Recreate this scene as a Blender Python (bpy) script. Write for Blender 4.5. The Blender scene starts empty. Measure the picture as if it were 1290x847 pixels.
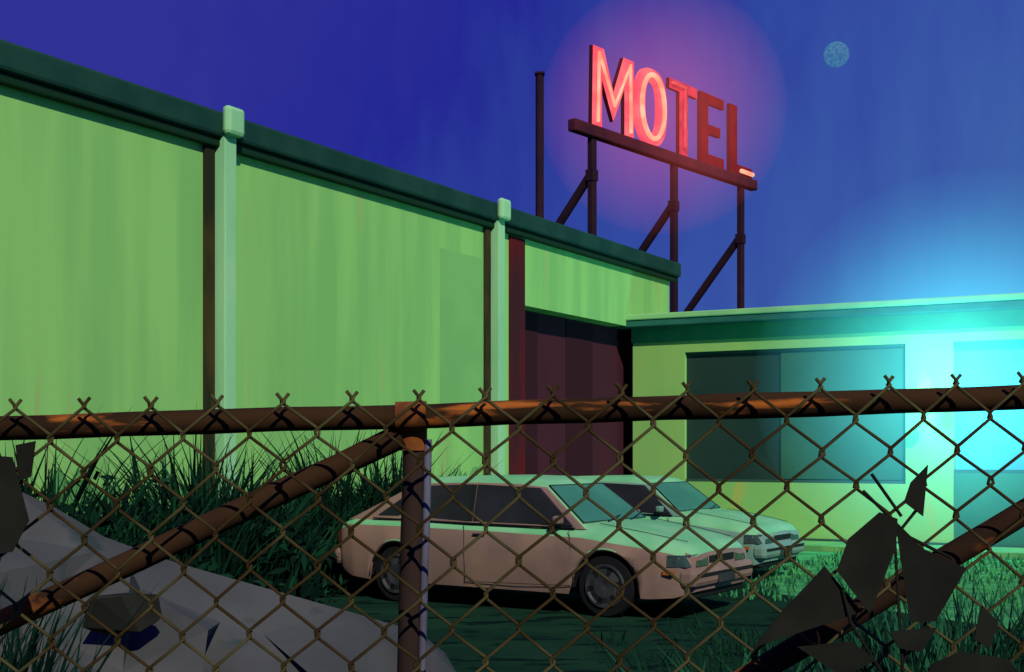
import bpy, bmesh, math, random
from mathutils import Vector, Matrix, noise
random.seed(7)
scn=bpy.context.scene
scn.view_settings.view_transform='Standard'; scn.view_settings.look='None'; scn.view_settings.exposure=0
C=scn.collection

# ------------------------------------------------ helpers
def mat(name,col,col2=None,scale=3,rough=.7,stretch=(1,1,1),lo=.4,hi=.6,metal=0,bump=0,emit=None,es=0,col3=None,scale3=8,t3=.6,coord='Object',detail=5,spec=.12):
    m=bpy.data.materials.new(name); m.use_nodes=True
    nt=m.node_tree; b=nt.nodes['Principled BSDF']
    b.inputs['Base Color'].default_value=(*col,1); b.inputs['Roughness'].default_value=rough; b.inputs['Metallic'].default_value=metal
    b.inputs['Specular IOR Level'].default_value=spec
    if emit: b.inputs['Emission Color'].default_value=(*emit,1); b.inputs['Emission Strength'].default_value=es
    tc=nt.nodes.new('ShaderNodeTexCoord'); mp=nt.nodes.new('ShaderNodeMapping'); mp.inputs['Scale'].default_value=stretch
    nt.links.new(tc.outputs[coord],mp.inputs['Vector'])
    def nz(s,st=None):
        n=nt.nodes.new('ShaderNodeTexNoise'); n.inputs['Scale'].default_value=s; n.inputs['Detail'].default_value=detail
        nt.links.new(mp.outputs[0],n.inputs['Vector']); return n
    def mix(a,bcol,fac):
        x=nt.nodes.new('ShaderNodeMix'); x.data_type='RGBA'
        nt.links.new(fac,x.inputs[0])
        if hasattr(a,'node'): nt.links.new(a,x.inputs[6])
        else: x.inputs[6].default_value=(*a,1)
        x.inputs[7].default_value=(*bcol,1); return x.outputs[2]
    def rng(o,l,h):
        r=nt.nodes.new('ShaderNodeMapRange'); r.inputs[1].default_value=l; r.inputs[2].default_value=h
        nt.links.new(o,r.inputs[0]); return r.outputs[0]
    cur=col
    if col2:
        cur=mix(col,col2,rng(nz(scale).outputs[0],lo,hi))
    if col3:
        cur=mix(cur,col3,rng(nz(scale3).outputs[0],t3,t3+.06))
    if hasattr(cur,'node'): nt.links.new(cur,b.inputs['Base Color'])
    if bump:
        bp=nt.nodes.new('ShaderNodeBump'); bp.inputs['Strength'].default_value=bump
        nt.links.new(nz(scale*6).outputs[0],bp.inputs['Height']); nt.links.new(bp.outputs[0],b.inputs['Normal'])
    return m

def empty(name,loc=(0,0,0),rz=0):
    e=bpy.data.objects.new(name,None); C.objects.link(e); e.location=loc; e.rotation_euler=(0,0,rz); e.empty_display_size=.2; return e
def obj(name,verts,faces,m=None,parent=None,smooth=False,bevel=0,seg=2):
    me=bpy.data.meshes.new(name); me.from_pydata([tuple(v) for v in verts],[],faces); me.update()
    o=bpy.data.objects.new(name,me); C.objects.link(o)
    if m: me.materials.append(m)
    if parent: o.parent=parent
    if smooth:
        for p in me.polygons: p.use_smooth=True
    if bevel:
        b=o.modifiers.new('b','BEVEL'); b.width=bevel; b.segments=seg; b.limit_method='ANGLE'
    return o
BF=[(0,3,2,1),(4,5,6,7),(0,1,5,4),(1,2,6,5),(2,3,7,6),(3,0,4,7)]
def box(name,x0,x1,y0,y1,z0,z1,m,parent=None,bevel=0):
    v=[(x0,y0,z0),(x1,y0,z0),(x1,y1,z0),(x0,y1,z0),(x0,y0,z1),(x1,y0,z1),(x1,y1,z1),(x0,y1,z1)]
    return obj(name,v,BF,m,parent,bevel=bevel)
def prism(name,poly,y0,y1,m,parent=None,bevel=0):
    n=len(poly); v=[(x,y0,z) for x,z in poly]+[(x,y1,z) for x,z in poly]
    f=[tuple(range(n)),tuple(range(2*n-1,n-1,-1))]+[(i,i+n,(i+1)%n+n,(i+1)%n) for i in range(n)]
    o=obj(name,v,f,m,parent,bevel=bevel)
    bm=bmesh.new(); bm.from_mesh(o.data); bmesh.ops.recalc_face_normals(bm,faces=bm.faces); bm.to_mesh(o.data); bm.free(); return o
def tube(name,paths,r,m,parent=None,res=3,cyc=False,wob=0):
    cu=bpy.data.curves.new(name,'CURVE'); cu.dimensions='3D'; cu.bevel_depth=r; cu.bevel_resolution=res; cu.use_fill_caps=True
    for p in paths:
        s=cu.splines.new('POLY'); s.points.add(len(p)-1)
        for i,q in enumerate(p):
            s.points[i].co=(*q,1)
            if wob: s.points[i].radius=1+random.uniform(-wob,wob)
        s.use_cyclic_u=cyc
    o=bpy.data.objects.new(name,cu); C.objects.link(o); cu.materials.append(m)
    if parent: o.parent=parent
    return o
def seg(a,b,n=12,j=0):
    a=Vector(a); b=Vector(b); return [a.lerp(b,i/n)+Vector([random.uniform(-j,j) for _ in range(3)]) for i in range(n+1)]

# ------------------------------------------------ camera
cam=bpy.data.cameras.new('camera'); co=bpy.data.objects.new('camera',cam); C.objects.link(co)
co.location=(0,0,1.7); co.rotation_euler=(math.pi/2,0,0)
cam.sensor_width=36; cam.lens=46.27; cam.shift_y=.114; cam.clip_start=.05; cam.clip_end=6000
scn.camera=co

# ------------------------------------------------ world: night sky
w=bpy.data.worlds.new('World'); scn.world=w; w.use_nodes=True; nt=w.node_tree; nt.nodes.clear()
out=nt.nodes.new('ShaderNodeOutputWorld'); add=nt.nodes.new('ShaderNodeAddShader')
sky=nt.nodes.new('ShaderNodeTexSky'); sky.sky_type='NISHITA'; sky.sun_disc=False
sky.sun_elevation=math.radians(-6); sky.sun_rotation=math.radians(160)
bg1=nt.nodes.new('ShaderNodeBackground'); bg1.inputs[1].default_value=.05
nt.links.new(sky.outputs[0],bg1.inputs[0])
tc=nt.nodes.new('ShaderNodeTexCoord'); dp=nt.nodes.new('ShaderNodeVectorMath'); dp.operation='DOT_PRODUCT'
dp.inputs[1].default_value=(1.1,0,-.9); nt.links.new(tc.outputs['Generated'],dp.inputs[0])
mp=nt.nodes.new('ShaderNodeMapping'); mp.inputs['Scale'].default_value=(40,40,1.5); nt.links.new(tc.outputs['Generated'],mp.inputs[0])
nz=nt.nodes.new('ShaderNodeTexNoise'); nz.inputs['Scale'].default_value=1; nz.inputs['Detail'].default_value=6; nt.links.new(mp.outputs[0],nz.inputs[0])
nm=nt.nodes.new('ShaderNodeMath'); nm.operation='MULTIPLY_ADD'; nm.inputs[1].default_value=.26; nm.inputs[2].default_value=.39
nt.links.new(nz.outputs[0],nm.inputs[0])
ad=nt.nodes.new('ShaderNodeMath'); ad.operation='ADD'; nt.links.new(dp.outputs['Value'],ad.inputs[0]); nt.links.new(nm.outputs[0],ad.inputs[1])
cr=nt.nodes.new('ShaderNodeValToRGB'); nt.links.new(ad.outputs[0],cr.inputs[0])
cr.color_ramp.elements[0].position=0; cr.color_ramp.elements[0].color=(.030,.031,.30,1)
cr.color_ramp.elements[1].position=1; cr.color_ramp.elements[1].color=(.060,.17,.43,1)
e=cr.color_ramp.elements.new(.2); e.color=(.017,.021,.29,1)
e=cr.color_ramp.elements.new(.62); e.color=(.040,.092,.38,1)
bg2=nt.nodes.new('ShaderNodeBackground'); nt.links.new(cr.outputs[0],bg2.inputs[0]); bg2.inputs[1].default_value=1
nt.links.new(bg1.outputs[0],add.inputs[0]); nt.links.new(bg2.outputs[0],add.inputs[1]); nt.links.new(add.outputs[0],out.inputs[0])

L=Vector((.25,-.75,.60)).normalized()
sl=bpy.data.lights.new('sun','SUN'); sl.energy=3.3; sl.angle=math.radians(.5); sl.color=(1,.97,.72)
so=bpy.data.objects.new('sun',sl); C.objects.link(so); so.rotation_euler=L.to_track_quat('Z','Y').to_euler()

# ------------------------------------------------ materials
M_wall=mat('green_wall',(.265,.57,.165),(.205,.48,.145),scale=.9,stretch=(1,2.2,.20),lo=.40,hi=.62,rough=.95,col3=(.30,.47,.15),scale3=1.3,t3=.63,bump=.03,spec=.08)
M_fascia=mat('fascia_dark',(.010,.046,.040),(.015,.058,.046),scale=2,rough=.9,spec=.05)
M_soffit=mat('soffit_dark',(.006,.03,.014))
M_col=mat('column_pale',(.25,.56,.30),(.31,.62,.34),scale=2,stretch=(1,1,.3),rough=.95,spec=.05)
M_strip=mat('downpipe_brown',(.022,.024,.014),(.06,.045,.018),scale=3,stretch=(1,1,.3),rough=.9,spec=.05)
M_maroon=mat('maroon_door',(.052,.016,.026),(.066,.016,.026),scale=1,stretch=(1,1,.2),rough=.95,spec=.05)
M_maroon2=mat('maroon_dark',(.036,.011,.018),rough=.95,spec=.05)
M_red=mat('red_jamb',(.050,.014,.020),(.13,.010,.012),scale=.9,stretch=(1,1,.4),rough=.9,spec=.05)
M_ywall=mat('yellow_wall',(.26,.47,.13),(.22,.45,.13),scale=1.2,stretch=(1,1,.4),rough=.95,col3=(.36,.42,.10),scale3=1.5,t3=.63,bump=.03)
M_flash=mat('roof_flashing',(.26,.58,.24),(.22,.48,.22),scale=2,rough=.9)
M_teal=mat('teal_fascia',(.018,.11,.09),(.025,.15,.11),scale=2,stretch=(1,1,3),rough=.8)
M_band=mat('green_band',(.04,.24,.10),(.05,.28,.11),scale=2,rough=.9)
M_glassd=mat('window_dark',(.014,.036,.030),(.020,.046,.036),scale=.6,rough=.6)
M_frame=mat('window_frame',(.03,.07,.05),rough=.8)
M_doorg=mat('door_green',(.03,.12,.06),(.04,.15,.07),scale=1)
M_roof=mat('roof_dark',(.03,.05,.05))
M_rust=mat('rusty_pipe',(.024,.012,.008),(.040,.019,.010),scale=9,stretch=(.5,1,1),rough=.9,col3=(.24,.07,.015),scale3=11,t3=.60,bump=.35,spec=.06)
M_railm=mat('rusty_rail',(.022,.011,.006),(.038,.018,.009),scale=9,stretch=(.3,1.8,1.8),rough=.9,col3=(.32,.09,.018),scale3=15,t3=.59,bump=.35,spec=.06)
M_orange=mat('rust_orange',(.24,.07,.016),(.10,.032,.012),scale=30,rough=.85,bump=.3)
M_post=mat('fence_post',(.034,.020,.019),(.022,.013,.012),scale=12,stretch=(1,1,.2),rough=.8,bump=.2,spec=.06)
M_bar=mat('tension_bar',(.13,.13,.20),(.08,.075,.12),scale=14,stretch=(1,1,.3),rough=.6)  # bluish highlight on the posts, put into a bar's colour
M_wire=mat('fence_wire',(.070,.060,.026),(.038,.024,.009),scale=7,rough=.85,lo=.42,hi=.56,bump=.1,spec=.06)
M_ground=mat('ground_dark',(.008,.029,.020),(.012,.040,.024),scale=.8,rough=1,stretch=(1,2,1),bump=.25,col3=(.004,.014,.012),scale3=1.6,t3=.54,spec=.0)
M_lawn=mat('lawn',(.07,.33,.10),(.04,.20,.08),scale=1.6,rough=1,stretch=(1,2,1),bump=.3,spec=.05)
M_conc=mat('rubble_concrete',(.058,.059,.066),(.078,.079,.085),scale=1.1,rough=.95,col3=(.042,.055,.060),scale3=1.5,t3=.57,bump=.25,spec=.04)
M_stone=mat('dark_stone',(.018,.018,.017),(.025,.025,.023),scale=3,rough=.95,bump=.2,spec=.02)
M_leafd=mat('dark_leaf',(.011,.011,.010),(.016,.016,.0145),scale=12,rough=.95,spec=.02)
M_bush=mat('bush_green',(.0035,.024,.013),(.007,.042,.020),scale=1.2,rough=.9,spec=.03)
M_bush2=mat('bush_dark',(.002,.009,.007),(.0035,.015,.010),scale=2,rough=.9,spec=.02)
M_grass=mat('grass_teal',(.012,.075,.040),(.018,.105,.050),scale=1.5,rough=.9,spec=.04)
M_grass2=mat('grass_dark',(.0045,.024,.016),rough=.9,spec=.03)
M_steel=mat('sign_steel',(.020,.010,.022),(.030,.012,.022),scale=2,rough=.9,spec=.05)
M_beam=mat('sign_beam',(.045,.012,.026),(.08,.016,.028),scale=2,rough=.9,spec=.05)
M_lred=mat('letter_red_unlit',(.10,.004,.010),(.16,.007,.012),scale=2,emit=(.22,.003,.012),es=.12,rough=.9,spec=.04)  # weak emission added to brighten the red of the unlit letters
def emis(name,c,s,c2=None,sc=1.5):
    m=mat(name,c); nt=m.node_tree; b=nt.nodes['Principled BSDF']
    b.inputs['Emission Strength'].default_value=s
    n=nt.nodes.new('ShaderNodeTexNoise'); n.inputs['Scale'].default_value=sc; t=nt.nodes.new('ShaderNodeTexCoord')
    nt.links.new(t.outputs['Object'],n.inputs[0]); x=nt.nodes.new('ShaderNodeMix'); x.data_type='RGBA'
    r=nt.nodes.new('ShaderNodeMapRange'); r.inputs[1].default_value=.42; r.inputs[2].default_value=.62
    nt.links.new(n.outputs[0],r.inputs[0]); nt.links.new(r.outputs[0],x.inputs[0])
    x.inputs[6].default_value=(*c,1); x.inputs[7].default_value=(*(c2 or c),1); nt.links.new(x.outputs[2],b.inputs['Emission Color'])
    b.inputs['Base Color'].default_value=(.3,.03,.04,1); return m
M_lit=emis('letter_lit',(.85,.07,.12),1.0,(1,.15,.17))
M_half=emis('letter_half_lit',(.26,.01,.03),.8,(.6,.03,.07),2)
M_side=mat('letter_return',(.08,.01,.02))
M_tube=emis('neon_tube',(1,.30,.18),1.0,(1,.58,.36))
M_tube2=emis('neon_tube_dim',(.6,.06,.08),.7,(.8,.15,.16))

# ------------------------------------------------ ground
obj('ground',[(-3000,-50,0),(3000,-50,0),(3000,5000,0),(-3000,5000,0)],[(0,1,2,3)],M_ground)

# ------------------------------------------------ warehouse
A=(2.36,25.7,0); RZ=math.atan2(-.4907,.8713)
wh=empty('warehouse_building',A,RZ)
T0=-26.0; T1=1.84
box('main_wall',-12,0,T0,-4.41,0,5.27,M_wall,wh)
box('upper_wall',-12,0,-4.41,T1,4.15,5.27,M_wall,wh)
box('entrance_inner',-12,-.35,-4.41,T1,0,4.15,M_maroon,wh)
box('red_jamb_panel',-.3,.03,-4.92,-4.42,0,5.24,M_red,wh)
for i,(a,b_,mm) in enumerate([(-4.40,-3.3,M_maroon2),(-2.2,-1.1,M_maroon2)]):
    box('door_panel_%d'%i,-.35,-.335,a,b_,.02,4.1,mm,wh)
box('step',-.34,.5,-4.3,-.2,0,.12,M_maroon2,wh)
box('fascia',-12.4,.16,T0,T1+.28,5.36,5.655,M_fascia,wh,bevel=.04)
box('gutter',.0,.10,T0,T1+.22,5.25,5.358,M_soffit,wh,bevel=.02)
box('roof_deck',-12.2,-.1,T0,T1+.1,5.657,5.68,M_roof,wh)
for i,t in enumerate([-24.0,-17.9,-11.9,-5.55]):
    box('column_%d'%i,.0,.18,t,t+.2,0,5.46,M_col,wh,bevel=.012)
    box('column_cap_%d'%i,.162,.28,t-.05,t+.25,5.38,5.72,M_col,wh,bevel=.05)
    box('downpipe_%d'%i,.0,.05,t-.18,t-.02,0,5.24,M_strip,wh,bevel=.01)  # thin dark brown strip beside each column
box('wall_patch',.0,.006,-7.0,-5.76,2.2,4.75,mat('patch',(.18,.43,.14),(.20,.47,.15),scale=1,rough=.95),wh)
box('stain_panel',.0,.006,-17.7,-15.9,0,3.6,mat('patch_b',(.20,.45,.14),(.25,.52,.15),scale=1,rough=.95,stretch=(1,1,.3)),wh)  # thin panel in a slightly darker green than the wall
mv=[];mf=[];n=260
for i in range(n+1):
    t=T0+(abs(T0)-5.9)*i/n
    h=1.25+.5*noise.noise(Vector((t*.9,0,3)))+.3*noise.noise(Vector((t*3,1,0)))+.35*noise.noise(Vector((t*9,4,0)))
    mv+=[(.009,t,0),(.009,t,max(.3,h))]
for i in range(n): mf.append((2*i,2*i+2,2*i+3,2*i+1))
obj('weathered_plinth',mv,mf,mat('plinth_paint',(.14,.38,.12),(.07,.25,.08),scale=2.5,lo=.4,hi=.65,rough=.95),wh)

# ------------------------------------------------ motel building
mo=empty('motel_building',A,RZ)
box('wall_left',.0,1.08,0,8,0,3.84,M_ywall,mo)
box('wall_under_window',1.08,5.23,0,.25,0,1.15,M_ywall,mo)
box('wall_pillar',5.23,6.04,0,8,0,3.84,M_ywall,mo)
box('wall_over_window',1.08,5.23,.0,.25,3.62,3.84,M_ywall,mo)
box('window_glass',1.08,5.23,.10,.2,1.15,3.62,M_glassd,mo)
box('window_blind',2.95,5.20,.075,.098,1.22,3.55,mat('blind',(.025,.085,.045),(.032,.10,.05),scale=1,rough=.8),mo)  # panel added to paint the green glow on the window's right part
box('frame_bottom',1.08,5.23,.05,.099,1.152,1.20,M_frame,mo)
box('frame_top',1.08,5.23,.05,.099,3.57,3.618,M_frame,mo)
box('window_right_glass',6.04,9.2,.14,.2,1.35,3.62,mat('win_cyan',(.12,.42,.5),(.08,.3,.4),scale=.6,rough=.6),mo)  # cyan glow is put into the glass colour
box('wall_over_right',6.04,9.2,0,.25,3.62,3.84,M_ywall,mo)
box('panel_under_right',6.04,9.2,.05,.25,0,1.35,M_doorg,mo)
box('frame_right',6.04,9.2,.06,.139,1.35,1.41,M_frame,mo)
box('wall_far_right',9.2,16,0,8,0,3.84,M_ywall,mo)
box('interior_back',1.08,9.2,1.5,1.6,0,3.84,M_doorg,mo)
box('header_band',-.02,16,-.03,8,3.842,4.12,M_band,mo)
box('roof_fascia',-.30,16.3,-.32,8.3,4.122,4.25,M_teal,mo,bevel=.02)
box('roof_flashing',-.33,16.33,-.35,8.33,4.252,4.36,M_flash,mo,bevel=.02)
box('plinth',-.02,16,-.05,0,0,.14,M_frame,mo)
box('walkway',0,16,-1.3,-.052,0,.10,mat('walk',(.15,.36,.12),(.10,.28,.1),scale=2),mo)
lv=[(3.5,-1.31),(16,-1.31),(20,-9),(9,-10.5),(5.6,-8.2),(4.4,-5)]
lw=obj('lawn',[(x,y,.004) for x,y in lv],[tuple(range(len(lv)))[::-1]],M_lawn)
R3=Matrix.Translation(A)@Matrix.Rotation(RZ,4,'Z')
lw.matrix_world=R3

# wall lamp
wl=empty('wall_lamp',A,RZ)
lx,ly,lz=5.95,-.55,2.52
M_lampg=emis('lamp_globe',(.35,.95,1),2.0,(.5,1,1))
tube('bracket',[[(5.9,-.0,2.58),(5.9,-.3,2.68),(lx,ly,2.62)]],.02,M_col,wl)
bpy.ops.mesh.primitive_uv_sphere_add(radius=.08,location=(lx,ly,lz)); g=bpy.context.object; g.name='globe'; g.data.materials.append(M_lampg); g.parent=wl
bpy.ops.mesh.primitive_cone_add(radius1=.09,radius2=.04,depth=.05,location=(lx,ly,2.62)); g2=bpy.context.object; g2.name='shade'; g2.data.materials.append(M_col); g2.parent=wl
pl=bpy.data.lights.new('lamp_light','POINT'); pl.energy=260; pl.color=(.13,.85,1); pl.shadow_soft_size=.12
po=bpy.data.objects.new('lamp_light',pl); C.objects.link(po); po.parent=wl; po.location=(lx,ly-.45,lz+.25)

def glow_sphere(name,loc,R,col,k,power,flat=0):  # self-emitting volume that paints a halo; it scatters no lamp light
    bpy.ops.mesh.primitive_uv_sphere_add(segments=64,ring_count=32,radius=R,location=loc); o=bpy.context.object; o.name=name
    m=bpy.data.materials.new(name); m.use_nodes=True; nt=m.node_tree; nt.nodes.clear()
    out=nt.nodes.new('ShaderNodeOutputMaterial'); em=nt.nodes.new('ShaderNodeEmission'); em.inputs[0].default_value=(*col,1)
    tc=nt.nodes.new('ShaderNodeTexCoord'); ln=nt.nodes.new('ShaderNodeVectorMath'); ln.operation='LENGTH'; nt.links.new(tc.outputs['Object'],ln.inputs[0])
    mr=nt.nodes.new('ShaderNodeMapRange'); mr.inputs[1].default_value=R; mr.inputs[2].default_value=0; nt.links.new(ln.outputs['Value'],mr.inputs[0])
    pw=nt.nodes.new('ShaderNodeMath'); pw.operation='POWER'; pw.inputs[1].default_value=power; nt.links.new(mr.outputs[0],pw.inputs[0])
    ma=nt.nodes.new('ShaderNodeMath'); ma.operation='MULTIPLY_ADD'; ma.inputs[1].default_value=k; ma.inputs[2].default_value=flat; nt.links.new(pw.outputs[0],ma.inputs[0])
    nt.links.new(ma.outputs[0],em.inputs[1]); nt.links.new(em.outputs[0],out.inputs['Volume'])
    o.data.materials.append(m); return o
glow_sphere('lamp_haze',R3@Vector((6.35,ly,2.9)),3.5,(.10,.80,1),.42,1.7,.010)  # added glowing sphere stands in for the halo round the lamp

# ------------------------------------------------ motel sign
SO=(1.96,31.86,0); SR=math.atan2(.786,.6185)
sg=empty('motel_sign',SO,SR)
box('beam',-.89,8.24,-.12,.12,9.32,9.62,M_beam,sg,bevel=.04)
for i,(x,zs) in enumerate([(0,8.43),(3.8,8.25),(7.47,7.85)]):
    box('post_%d'%i,x-.10,x+.10,-.05,.10,0,9.33,M_steel,sg,bevel=.02)
    tube('strut_%d'%i,[[(x,.08,zs),(x,.08+zs*.857,0)]],.11,M_steel,sg)
    box('gusset_%d'%i,x-.12,x+.12,-.07,.14,zs-.15,zs+.12,M_steel,sg)
H=1.92; Z0=9.63
def shift(poly,x,z=Z0): return [(x+a,z+b) for a,b in poly]
W=1.85; s=.43
ya,yb=-.06,.05
def lp(name,poly,m):
    o=prism(name,poly,ya,yb,m,sg); o.data.materials.append(M_side)
    for p in o.data.polygons:
        if abs(p.normal.y)<.5: p.material_index=1
    return o
lp('letter_m',shift([(0,0),(.04,H),(.04+s*1.1,H),(W/2,.50*H),(W-s*1.1,H),(W,H),(W,0),(W-s,0),(W-s,.60*H),(W/2,.12*H),(s,.60*H),(s,0)],-.13),M_lit)
def ring(name,cx,cz,a,b,t,m,parent):
    v=[];f=[];n=40
    for i in range(n):
        th=2*math.pi*i/n; c_,s_=math.cos(th),math.sin(th)
        q=lambda A_,B_:(cx+A_*math.copysign(abs(c_)**.75,c_),cz+B_*math.copysign(abs(s_)**.85,s_))
        o_=q(a,b); i_=q(a-t,b-t*.75)
        v+=[(o_[0],ya,o_[1]),(i_[0],ya,i_[1]),(i_[0],yb,i_[1]),(o_[0],yb,o_[1])]
    for i in range(n):
        j=(i+1)%n
        for k in range(4): f.append((4*i+k,4*i+(k+1)%4,4*j+(k+1)%4,4*j+k))
    return obj(name,v,f,m,parent)
ring('letter_o',2.575,Z0+H/2,.74,H/2+.02,.42,M_lit,sg)
lp('letter_t',shift([(0,H),(1.44,H),(1.44,H-.27),(.72+s/2,H-.27),(.72+s/2,0),(.72-s/2,0),(.72-s/2,H-.27),(0,H-.27)],3.43),M_half)
lp('letter_e',shift([(0,0),(0,H),(1.3,H),(1.3,H-.27),(s,H-.27),(s,H*.5+.13),(1.1,H*.5+.13),(1.1,H*.5-.13),(s,H*.5-.13),(s,.27),(1.3,.27),(1.3,0)],5.04),M_lred)
lp('letter_l',shift([(0,0),(0,H),(s,H),(s,.27),(1.31,.27),(1.31,0)],6.68),M_lred)
yt=-.11
tube('neon_m',[[(x-.13,yt,Z0+z) for x,z in [(.2,.08),(.24,H-.15),(W/2,.32*H),(W-.22,H-.15),(W-.2,.08)]]],.045,M_tube,sg)
tube('neon_o',[[(2.575+.54*math.cos(a),yt,Z0+H/2+(H/2-.14)*math.sin(a)) for a in [2*math.pi*i/28 for i in range(28)]]],.06,M_tube,sg,cyc=True)
tube('neon_t',[[(3.5,yt,Z0+H-.13),(4.2,yt,Z0+H-.13)],[(4.15,yt,Z0+H-.2),(4.15,yt,Z0+.2)]],.035,M_tube2,sg)
tube('neon_l',[[(7.25,yt,Z0+.10),(7.95,yt,Z0+.10)]],.06,M_tube,sg)
S3=Matrix.Translation(SO)@Matrix.Rotation(SR,4,'Z')
glow_sphere('neon_haze',S3@Vector((3.19,0,10.62)),3.2,(1,.14,.12),.065,1.2,.013)  # added glowing sphere stands in for the halo round the letters

up=empty('steel_pole',(.67,31.86,0))
tube('shaft',[[(0,0,0),(0,0,10.85)]],.10,M_steel,up)
box('base_plate',-.25,.25,-.25,.25,0,.05,M_steel,up)
box('pole_cap',-.12,.12,-.12,.12,10.85,10.9,M_steel,up)

bpy.ops.mesh.primitive_uv_sphere_add(segments=48,ring_count=24,radius=19,location=(493,2000,607)); mn=bpy.context.object; mn.name='moon'
mm=emis('moon',(.045,.18,.44),.75,(.09,.28,.50),.25); mn.data.materials.append(mm)
mm.node_tree.nodes['Principled BSDF'].inputs['Base Color'].default_value=(.01,.01,.01,1)

# ------------------------------------------------ fence
fe=empty('chain_link_fence')
SLP=.0268
def zr(x): return 1.7518+.0300*x
tube('top_rail',[[(x/10,1.712+random.uniform(-.0008,.0008),zr(x/10)+random.uniform(-.0014,.0014)) for x in range(-26,27)]],.0165,M_railm,fe,res=6,wob=.05)
for i,(px) in enumerate([-2.25,-.131,.94,2.6]):
    tube('post_%d'%i,[seg((px-.045,1.735,0),(px+.004,1.735,zr(px)),20,.0006)],.0155,M_post if i==1 else M_rust,fe,res=6)
    tube('tension_bar_%d'%i,[seg((px-.024,1.728,0),(px+.021,1.728,zr(px)-.03),20,.0004)],.0052,M_bar,fe,res=3)  # added bar carries the bluish highlight along the post's right edge
tube('brace_0',[seg((-.145,1.725,1.722),(-2.2,1.75,.765),24,.0008)],.0165,M_rust,fe,res=6,wob=.05)
tube('brace_1',[seg((.93,1.73,1.775),(-.12,1.74,1.145),18,.0008)],.0165,M_rust,fe,res=6,wob=.05)
for i,px in enumerate([-.131,.94]):
    tube('rail_clamp_%d'%i,[[(px-.02,1.712,zr(px-.02)),(px+.02,1.712,zr(px+.02))]],.0190,M_orange,fe,res=6)
    tube('post_collar_%d'%i,[[(px,1.735,zr(px)-.045),(px,1.735,zr(px)-.005)]],.0192,M_orange,fe,res=6)
h=.0427; x0=-.6314; ym=1.675
paths=[];rows=40
for k in range(-38,76):
    p=[]
    for j in range(rows+1):
        right=((k+j)%2!=0); m_=k+1 if right else k
        ov=.0018 if right else -.0018
        x=x0+m_*h+random.uniform(-.0012,.0012)+.004*noise.noise(Vector((m_*.2,j*.2,0))); z=1.7587+SLP*(x+.63)-j*h+random.uniform(-.0012,.0012)+(.004*noise.noise(Vector((m_*.2,j*.2,7))) if j else 0)
        sg_=1 if right else -1
        if j==0:
            p.append((x+sg_*.007,ym+sg_*.0028,z+.0085))
            p.append((x+sg_*.001,ym+sg_*.0028,z+.001))
        else: p.append((x+ov,ym+sg_*.0022,z+.003))
        p.append((x+ov,ym-sg_*.0022,z-.003))
    paths.append(p)
tube('wire_mesh',paths,.0023,M_wire,fe,res=2)

# ------------------------------------------------ vegetation
def blades(name,pts,mat_,hmin,hmax,lean,wd,curve=.3,m2=None,parent=None,hf=None):
    v=[];f=[];mi=[]
    for (x,y,z) in pts:
        hh=random.uniform(hmin,hmax); az=random.uniform(0,2*math.pi); ln=random.uniform(0,lean)
        if hf: hh*=hf(x,y)
        d=Vector((math.cos(az),math.sin(az),0)); a2=random.uniform(-.9,.9); wv=Vector((math.cos(a2),math.sin(a2),0))*wd*random.uniform(.5,1.3)
        b=len(v); n=4
        for i in range(n+1):
            t=i/n; c_=Vector((x,y,z))+Vector((0,0,hh*t*(1-.25*curve*t)))+d*(ln*hh*(t*.5+t*t*curve*1.8))
            ww=wv*(1-t)**.7*(.6+.8*min(1,t*3)) if i<n else wv*.02
            v+=[c_-ww,c_+ww]
        idx=1 if (m2 and random.random()<.5) else 0
        for i in range(n): f.append((b+2*i,b+2*i+1,b+2*i+3,b+2*i+2)); mi.append(idx)
    o=obj(name,v,f,mat_,parent)
    if m2:
        o.data.materials.append(m2)
        for p,i in zip(o.data.polygons,mi): p.material_index=i
    return o
pts=[]
def wp(x,t): 
    q=R3@Vector((x,t,0)); return (q.x,q.y,0)
cl=[(random.uniform(.25,.75 if t>-12.3 else 1.7),t) for t in [random.uniform(-15.8,-7.8) for _ in range(70)]]
for cx_,ct in cl:
    for _ in range(46): pts.append(wp(cx_+random.gauss(0,.14),ct+random.gauss(0,.2)))
hv=lambda x,y:.86+.6*noise.noise(Vector((x*1.1,y*1.1,0)))
blades('bush',pts,M_bush,.6,2.05,.6,.022,.4,M_bush2,hf=hv)
def leafmass(name,fn,n,size,m1,m2):
    v=[];f=[];mi=[]
    for _ in range(n):
        c_=Vector(fn()); r=random.uniform(.5,1.4)*size
        a=Vector([random.gauss(0,1) for _ in range(3)]).normalized(); b_=a.orthogonal().normalized()
        if a.z<0:a=-a
        k=len(v); v+=[c_-a*r,c_+b_*r*.35,c_+a*r,c_-b_*r*.35]; f.append((k,k+1,k+2,k+3)); mi.append(random.random()<.3)
    o=obj(name,v,f,m1); o.data.materials.append(m2)
    for p,i in zip(o.data.polygons,mi): p.material_index=int(i)
    return o
def fb():
    cx_,ct=random.choice(cl); hh=1.25*(.6+.5*noise.noise(Vector((ct*.8,2,0))))
    q=R3@Vector((max(.1,cx_+random.gauss(0,.25)),ct+random.gauss(0,.3),0)); return (q.x,q.y,min(1.5,abs(random.gauss(0,.6)))*hh+.03)
leafmass('undergrowth',fb,10000,.10,M_bush2,M_bush)
def gp(n,xa,xb,ya,yb,clump=.08,cn=20):
    out=[]; cs=[(random.uniform(xa,xb),random.uniform(ya,yb)) for _ in range(cn)]
    for _ in range(n):
        c_=random.choice(cs); out.append((c_[0]+random.gauss(0,clump),c_[1]+random.gauss(0,clump),0))
    return out
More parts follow.
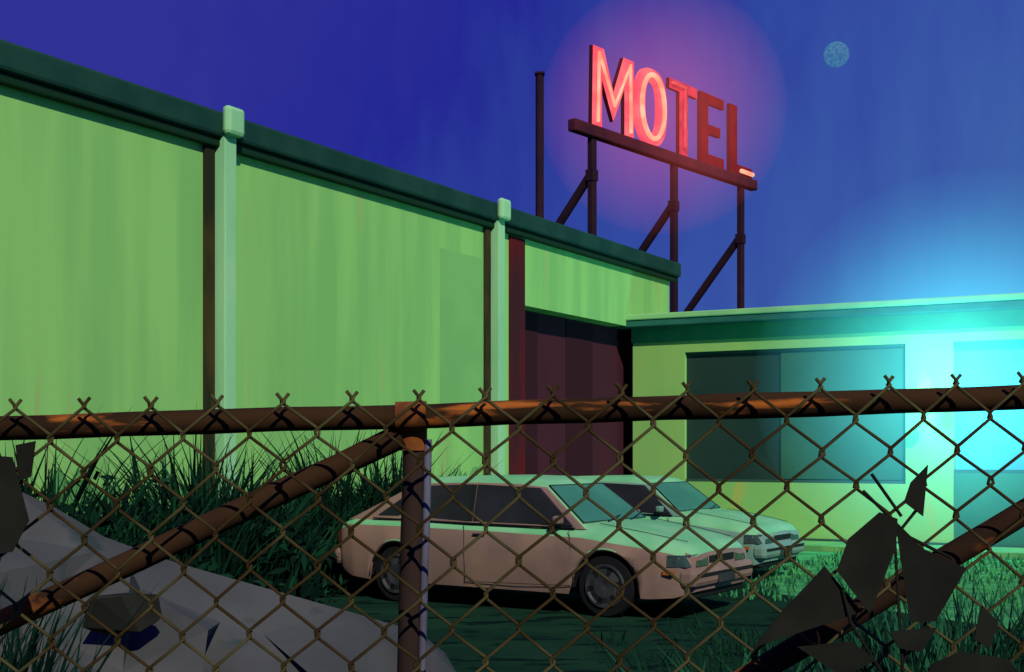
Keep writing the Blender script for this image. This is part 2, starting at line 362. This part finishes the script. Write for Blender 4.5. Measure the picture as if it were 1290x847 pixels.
blades('tall_grass',gp(420,.75,2.2,5.0,6.6,.10,22),M_grass,.60,1.0,.5,.013,.4,M_grass2)
blades('tall_grass',gp(420,1.7,3.2,5.4,6.8,.10,14),M_grass,.9,1.3,.4,.015,.4,M_grass2)
blades('tall_grass',gp(260,-2.6,-1.85,5.0,5.6,.07,9),M_grass2,.9,1.35,.4,.012,.4,M_bush2)
def lg():
    x=random.uniform(4.5,15); t=random.uniform(-9,-1.4); q=R3@Vector((x,t,0)); return (q.x,q.y,0)
blades('lawn_grass',[lg() for _ in range(6000)],mat('lawn_blade',(.06,.32,.10),(.04,.22,.08),scale=1,spec=.05),.04,.15,.6,.012,.4,M_grass)
blades('lot_weeds',gp(800,.8,4.5,9.8,12.5,.2,26),M_grass2,.05,.2,.7,.008,.4,M_bush)

# ------------------------------------------------ concrete rubble
prof=[(-6.5,1.9),(-4.6,1.75),(-3.5,1.62),(-3.11,1.52),(-2.8,1.38),(-2.48,1.19),(-2.1,1.05),(-1.86,.98),(-1.4,.85),(-.99,.735),(-.6,.62),(-.42,.47),(-.33,.3),(-.25,0)]
rowsd=[(8.9,.0,0),(8.3,.93,0),(8.0,1.0,0),(7.4,.80,.16),(6.8,.62,.17),(6.2,.36,.12),(5.7,.0,0)]
v=[];f=[]
for (yy,kk,jj) in rowsd:
    for (x,z) in prof:
        v.append((x*(yy/8.0 if yy<8 else 1)+random.uniform(-jj,jj)*1.5,yy+random.uniform(-jj,jj),max(0,z*kk+random.uniform(-jj,jj)*min(1,z))))
n=len(prof)
for r in range(len(rowsd)-1):
    for i in range(n-1):
        a,b_,c_,d_=r*n+i,r*n+i+1,(r+1)*n+i+1,(r+1)*n+i
        if random.random()<.5: f+=[(a,d_,b_),(b_,d_,c_)]
        else: f+=[(a,d_,c_),(a,c_,b_)]
obj('concrete_rubble',v,f,M_conc)
def rock(name,loc,sx,sy,sz,m):
    bm=bmesh.new()
    for _ in range(13):
        d=Vector([random.gauss(0,1) for _ in range(3)]).normalized(); bm.verts.new((d.x*sx,d.y*sy,d.z*sz))
    r=bmesh.ops.convex_hull(bm,input=bm.verts); bmesh.ops.delete(bm,geom=[g for g in r['geom_interior'] if isinstance(g,bmesh.types.BMVert)],context='VERTS')
    me=bpy.data.meshes.new(name); bm.to_mesh(me); bm.free(); o=bpy.data.objects.new(name,me); C.objects.link(o); me.materials.append(m); o.location=loc; return o
rock('stone',(-2.02,6.75,.90),.23,.2,.14,M_stone)
for q in [(-.1,7.3,.02,.12),(-.05,8.2,.03,.16),(-.9,6.2,.3,.07),(-1.4,6.3,.42,.06),(-.2,8.8,.02,.1),(-2.6,7.3,1.0,.09),(-1.0,7.6,.60,.08)]:
    rock('stone',q[:3],q[3]*1.3,q[3],q[3]*.7,M_conc)

# ------------------------------------------------ broad leaf weeds near the fence
def weed(name,leaves,stems,m):
    e_=empty(name,(0,0,0))
    for i,(poly,y0,tilt) in enumerate(leaves):
        cx_=sum(p[0] for p in poly)/len(poly)
        n_=len(poly); vv=[(x,y0+tilt*(x-cx_),z) for x,z in poly]
        o=obj('leaf_%d'%i,vv,[tuple(range(n_))],m,e_)
        so_=o.modifiers.new('s','SOLIDIFY'); so_.thickness=.0015
    tube('stems',stems,.0020,M_leafd,e_,res=2)
    return e_
R1=[(.433,1.630),(.455,1.622),(.453,1.588),(.421,1.510),(.381,1.562),(.395,1.599)]
R2=[(.453,1.618),(.482,1.588),(.532,1.565),(.498,1.502),(.470,1.500),(.461,1.560)]
R3_=[(.369,1.566),(.415,1.511),(.280,1.472),(.316,1.513)]
R4=[(.490,1.686),(.484,1.625),(.461,1.642),(.469,1.665)]
R5=[(.445,1.490),(.500,1.494),(.482,1.465),(.455,1.470)]
R6=[(.491,1.452),(.528,1.466),(.584,1.457),(.610,1.430),(.54,1.39),(.482,1.42)]
R7=[(.335,1.472),(.40,1.478),(.43,1.455),(.39,1.435)]
R8=[(.555,1.520),(.575,1.500),(.565,1.468),(.545,1.480)]
weed('broadleaf_weed',[(R1,1.55,.15),(R2,1.55,-.2),(R3_,1.55,.2),(R4,1.55,.1),(R5,1.55,0),(R6,1.55,.1),(R7,1.552,.1),(R8,1.556,.1)],
 [[(.46,1.56,0),(.455,1.56,.8),(.462,1.558,1.45),(.452,1.555,1.60),(.484,1.555,1.64)],[(.462,1.558,1.40),(.40,1.556,1.50),(.39,1.555,1.54)],[(.462,1.558,1.45),(.49,1.556,1.50)],[(.46,1.558,1.3),(.53,1.556,1.42),(.56,1.558,1.49)],[(.415,1.556,1.655),(.47,1.555,1.60),(.52,1.556,1.575)],[(.425,1.556,1.675),(.46,1.555,1.625)],[(.46,1.558,1.35),(.40,1.556,1.46)]],M_leafd)
L1=[(-.66,1.70),(-.589,1.695),(-.570,1.62),(-.589,1.583),(-.66,1.575)]
L2=[(-.584,1.709),(-.561,1.714),(-.566,1.672),(-.580,1.667)]
weed('broadleaf_weed',[(L1,1.55,.1),(L2,1.55,.1)],[[(-.66,1.56,0),(-.655,1.56,1.3),(-.62,1.556,1.62)],[(-.65,1.56,1.4),(-.60,1.556,1.6),(-.573,1.555,1.69)]],M_leafd)

# ------------------------------------------------ cars
def car(name,loc,rz,side,top,wind,glass,scl=1):
    e_=empty(name,loc,rz); e_.scale=(scl,scl,scl)
    M_rub=bpy.data.materials.get('rubber') or mat('rubber',(.008,.008,.011),rough=.9)
    M_rim=bpy.data.materials.get('rim') or mat('rim',(.018,.020,.028),(.034,.034,.042),scale=8,rough=.5,spec=.4)
    M_blk=bpy.data.materials.get('trim') or mat('trim',(.012,.012,.016),rough=.6)
    M_lens=bpy.data.materials.get('lens') or mat('lens',(.04,.07,.06),(.02,.04,.04),scale=8,rough=.25,spec=.5)
    M_or=bpy.data.materials.get('indicator') or mat('indicator',(.35,.10,.02),rough=.4)
    M_tail=bpy.data.materials.get('tail') or mat('tail',(.16,.015,.015),rough=.3)
    def lerpt(tab,x):
        for (a,b_),(c_,d_) in zip(tab,tab[1:]):
            if x<=c_: 
                t=(x-a)/(c_-a); return b_+(d_-b_)*max(0,min(1,t))
        return tab[-1][1]
    N=110; xs=[-2.12+4.24*i/N for i in range(N+1)]
    wheels=[-1.25,1.25]; WR=.30
    v=[];f=[];K=9
    for x in xs:
        zb=lerpt([(-2.12,.34),(-1.9,.25),(-1.6,.22),(1.7,.20),(1.95,.22),(2.12,.28)],x)
        for wc in wheels:
            d=abs(x-wc)
            if d<.365: zb=max(zb,.27+math.sqrt(.365**2-d*d))
        belt=lerpt([(-2.12,.78),(-1.9,.86),(-1.2,.86),(0,.84),(1.0,.81),(1.8,.71),(2.05,.66),(2.12,.62)],x)
        topz=lerpt([(-2.12,.80),(-1.98,.90),(-1.2,.92),(.9,.90),(1.3,.87),(1.8,.785),(2.03,.72),(2.12,.64)],x)
        w_=lerpt([(-2.12,.66),(-2.05,.745),(-1.85,.79),(-1.2,.82),(1.2,.82),(1.8,.785),(2.02,.735),(2.12,.64)],x)
        fl=0
        for wc in wheels:
            d=abs(x-wc)
            if d<.45: fl=.018*(1-(d/.45)**2)
        sec=[(w_*.955+fl,zb),(w_*.985+fl,max(zb+.012,.34)),(w_+fl,max(zb+.024,.50)),(w_+fl*.6,max(zb+.036,.60)),(w_*.985,max(zb+.05,belt-.05)),(w_*.95,max(zb+.06,belt-.01)),(w_*.80,topz-.015),(w_*.45,topz),(0,topz+.008)]
        full=[(-y,z) for y,z in sec]+[(y,z) for y,z in sec[-2::-1]]
        for y,z in full: v.append((x,y,z))
    R=2*K-1
    for i in range(N):
        for k in range(R-1):
            a=i*R+k; f.append((a,a+R,a+R+1,a+1))
    f.append(tuple(range(R))); f.append(tuple(range(N*R,N*R+R))[::-1])
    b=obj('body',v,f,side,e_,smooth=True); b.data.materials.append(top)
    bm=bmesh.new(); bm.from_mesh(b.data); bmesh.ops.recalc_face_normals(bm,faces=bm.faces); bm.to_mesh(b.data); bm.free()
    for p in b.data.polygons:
        if p.normal.z>.45 and p.center.z>.6: p.material_index=1  # upward faces take the painted green light
    box('chassis',-1.95,1.95,-.60,.60,.2,.6,M_blk,e_)
    for i,wc in enumerate(wheels):
        for sy in (-1,1):
            prof_=[(0,.0),(.06,.012),(.11,.02),(.17,.005),(.19,.018),(.205,.02),(.215,.0),(.285,-.005),(WR,-.03),(WR,-.15),(.28,-.175),(.1,-.17),(0,-.17)]
            vv=[];ff=[];n=36
            for a in range(n):
                th=2*math.pi*a/n
                for r_,d_ in prof_: vv.append((wc+r_*math.cos(th),sy*(.79+d_),WR+r_*math.sin(th)))
            Q=len(prof_)
            mi=[]
            for a in range(n):
                for q in range(Q-1):
                    ff.append((a*Q+q,a*Q+q+1,((a+1)%n)*Q+q+1,((a+1)%n)*Q+q)); mi.append(1 if q<6 else 0)
            wo=obj('wheel_%d_%s'%(i,'r' if sy<0 else 'l'),vv,ff,M_rub,e_,smooth=False); wo.data.materials.append(M_rim)
            for a,(p,m_) in enumerate(zip(wo.data.polygons,mi)):
                spoke=(a//(Q-1))%6<2
                p.material_index=1 if (m_ and not (spoke and a%(Q-1) in (2,3))) else 0
            la=[];lf=[]
            for a in range(17):
                th=math.pi*a/16
                la+=[(wc+.364*math.cos(th),sy*.80,.27+.364*math.sin(th)),(wc+.364*math.cos(th),sy*.45,.27+.364*math.sin(th))]
            for a in range(16): lf.append((2*a,2*a+1,2*a+3,2*a+2))
            obj('arch_liner',la,lf,M_blk,e_)
    ZR=1.33
    st=[(-1.98,-1.14,-1.06,.70,.86,.60,ZR-.075,.44,ZR-.015),(-1.2,-.8,-.8,.76,.86,.622,ZR-.055,.45,ZR+.008),(-.2,-.3,-.3,.775,.85,.632,ZR-.045,.45,ZR+.018),(.5,.2,.2,.77,.84,.627,ZR-.055,.45,ZR+.008),(1.02,.50,.42,.74,.84,.605,ZR-.085,.44,ZR-.02)]
    v=[];f=[]
    for (xb,xs_,xt,yb,zb,ys,zs,yt,zt) in st: v+=[(xb,-yb,zb),(xs_,-ys,zs),(xt,-yt,zt),(xt,yt,zt),(xs_,ys,zs),(xb,yb,zb)]
    for i in range(len(st)-1):
        a=6*i
        for k in range(5): f.append((a+k,a+6+k,a+7+k,a+1+k))
    f.append((0,1,4,5)); f.append((1,2,3,4)); a=6*(len(st)-1); f.append((a+5,a+4,a+1,a)); f.append((a+4,a+3,a+2,a+1))
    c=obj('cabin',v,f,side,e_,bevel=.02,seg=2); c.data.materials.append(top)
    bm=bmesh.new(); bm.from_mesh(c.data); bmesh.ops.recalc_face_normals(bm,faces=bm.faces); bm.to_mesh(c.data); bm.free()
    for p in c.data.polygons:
        if p.center.z>1.2 or p.normal.x>.4: p.material_index=1  # roof and front faces take the painted green light
    def sp(x,z,sy,off=.006):
        t=(z-.85)/(ZR-.05-.85); y=.775-(.775-.630)*t
        if x>.5: y-= (x-.5)*.05
        if x<-.9: y-=(-.9-x)*.06
        return (x,sy*(y+off),z)
    for sy in (-1,1):
        for nm,poly in [('front_window',[(-.29,.89),(.87,.87),(.43,1.235),(-.31,1.262)]),('rear_window',[(-1.55,.92),(-.36,.89),(-.37,1.262),(-1.06,1.235)])]:
            obj(nm,[sp(x,z,sy,.009) for x,z in poly]+[sp(x,z,sy,-.03) for x,z in poly],[(0,1,2,3)[::sy],(0,4,5,1),(1,5,6,2),(2,6,7,3),(3,7,4,0)],glass,e_)
        obj('b_pillar',[sp(x,z,sy,.012) for x,z in [(-.355,.892),(-.295,.892),(-.315,1.26),(-.365,1.26)]],[(0,1,2,3)[::sy]],M_blk,e_)
        for nm,a,b_ in [('door_seam_a',(.92,.30),(.86,.84)),('door_seam_b',(-.36,.26),(-.38,.85)),('sill_seam',(.9,.29),(-.36,.27))]:
            tube(nm,[[(a[0],sy*.812,a[1]),((a[0]+b_[0])/2,sy*.822,(a[1]+b_[1])/2),(b_[0],sy*.806,b_[1])]],.0035,M_blk,e_,res=1)
        tube('belt_trim',[[(-1.6,sy*.745,.885),(-.3,sy*.785,.865),(.9,sy*.762,.850)]],.009,M_blk,e_,res=1)
        box('handle',-.26,-.12,sy*.80,sy*.83,.745,.765,M_blk,e_,bevel=.004)
        box('mirror',.72,.80,sy*.79,sy*.90,.89,.97,side,e_,bevel=.02)
    def quadp(nm,p,m,offn=.008):
        a,b_,c_,d_=[Vector(q) for q in p]; n_=(b_-a).cross(d_-a).normalized()*offn
        return obj(nm,[q+n_ for q in (a,b_,c_,d_)]+[q-n_*3 for q in (a,b_,c_,d_)],[(0,1,2,3),(0,4,5,1),(1,5,6,2),(2,6,7,3),(3,7,4,0)],m,e_)
    ze=ZR-.085
    fx=lambda t:(1.02-.52*t); fz=lambda t:(.84+(ze-.84)*t); fy=lambda t:(.74-.135*t)
    t0,t1=.12,1.0
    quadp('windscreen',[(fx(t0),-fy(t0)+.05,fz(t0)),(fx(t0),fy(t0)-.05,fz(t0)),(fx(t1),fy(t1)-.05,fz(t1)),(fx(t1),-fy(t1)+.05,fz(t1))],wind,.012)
    tube('wiper',[[(1.03,-.3,.90),(.93,.15,.945)],[(1.03,.2,.90),(.93,.6,.94)]],.008,M_blk,e_,res=1)
    tube('windscreen_rubber',[[(fx(t0),-fy(t0)+.04,fz(t0)+.012),(fx(t0),fy(t0)-.04,fz(t0)+.012),(fx(t1),fy(t1)-.04,fz(t1)+.012),(fx(t1),-fy(t1)+.04,fz(t1)+.012)]],.010,M_blk,e_,res=1,cyc=True)
    rx=lambda t:(-1.98+.84*t); rz_=lambda t:(.86+(ZR-.075-.86)*t); ry=lambda t:(.70-.10*t)
    t0,t1=.18,.96
    quadp('hatch_glass',[(rx(t0),ry(t0)-.06,rz_(t0)),(rx(t0),-ry(t0)+.06,rz_(t0)),(rx(t1),-ry(t1)+.06,rz_(t1)),(rx(t1),ry(t1)-.06,rz_(t1))],glass,.010)
    box('front_bumper',1.98,2.17,-.74,.74,.32,.50,side,e_,bevel=.05)
    box('bumper_strip',2.165,2.18,-.68,.68,.42,.45,M_blk,e_)
    box('grille',2.10,2.128,-.30,.30,.535,.60,M_blk,e_)
    for sy in (-1,1):
        obj('headlamp',[(2.130,sy*.33,.515),(2.130,sy*.60,.515),(2.07,sy*.725,.515),(2.115,sy*.33,.635),(2.11,sy*.60,.63),(2.045,sy*.72,.625),(1.95,sy*.33,.515),(1.90,sy*.775,.515),(1.90,sy*.77,.625),(1.95,sy*.70,.63)],[(0,1,4,3),(1,2,5,4),(2,7,8,5),(3,4,5,8,9),(0,3,9,6)],M_lens,e_)
        box('indicator',1.86,1.97,sy*.765,sy*.79,.44,.48,M_or,e_)
        box('taillight',-2.13,-2.04,sy*.42,sy*.69,.60,.74,M_tail,e_,bevel=.01)
    box('licence_plate',2.17,2.185,-.2,.2,.34,.42,M_rim,e_)
    box('rear_bumper',-2.18,-1.98,-.73,.73,.36,.54,side,e_,bevel=.05)
    box('air_dam',1.9,2.08,-.66,.66,.20,.315,M_blk,e_,bevel=.02)
    tube('hood_seam',[[(1.10,-.60,.895),(1.6,-.58,.818),(2.0,-.52,.742)],[(1.10,.60,.895),(1.6,.58,.818),(2.0,.52,.742)]],.0035,M_blk,e_,res=1)
    return e_
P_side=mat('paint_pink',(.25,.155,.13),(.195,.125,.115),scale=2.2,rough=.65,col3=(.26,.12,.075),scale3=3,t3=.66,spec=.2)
P_top_lit=mat('paint_green',(.145,.44,.22),(.20,.49,.27),scale=2,rough=.65,spec=.15)  # green reflected light painted into the hood and roof colour
P_side2=mat('paint_grey',(.16,.29,.24),(.13,.25,.22),scale=2,rough=.65,spec=.2)
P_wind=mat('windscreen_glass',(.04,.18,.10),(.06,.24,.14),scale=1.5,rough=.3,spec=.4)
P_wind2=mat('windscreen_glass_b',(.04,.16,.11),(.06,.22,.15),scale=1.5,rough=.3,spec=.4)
P_glass=mat('car_glass',(.010,.008,.016),(.018,.014,.028),scale=2,rough=.4,spec=.3)
hd=math.atan2(-.53,.85)
car('parked_car',(.27,15.0,0),hd,P_side,P_top_lit,P_wind,P_glass,1.07)
car('parked_car',(1.77,18.7,0),hd,P_side2,P_top_lit,P_wind2,P_glass,1.02)
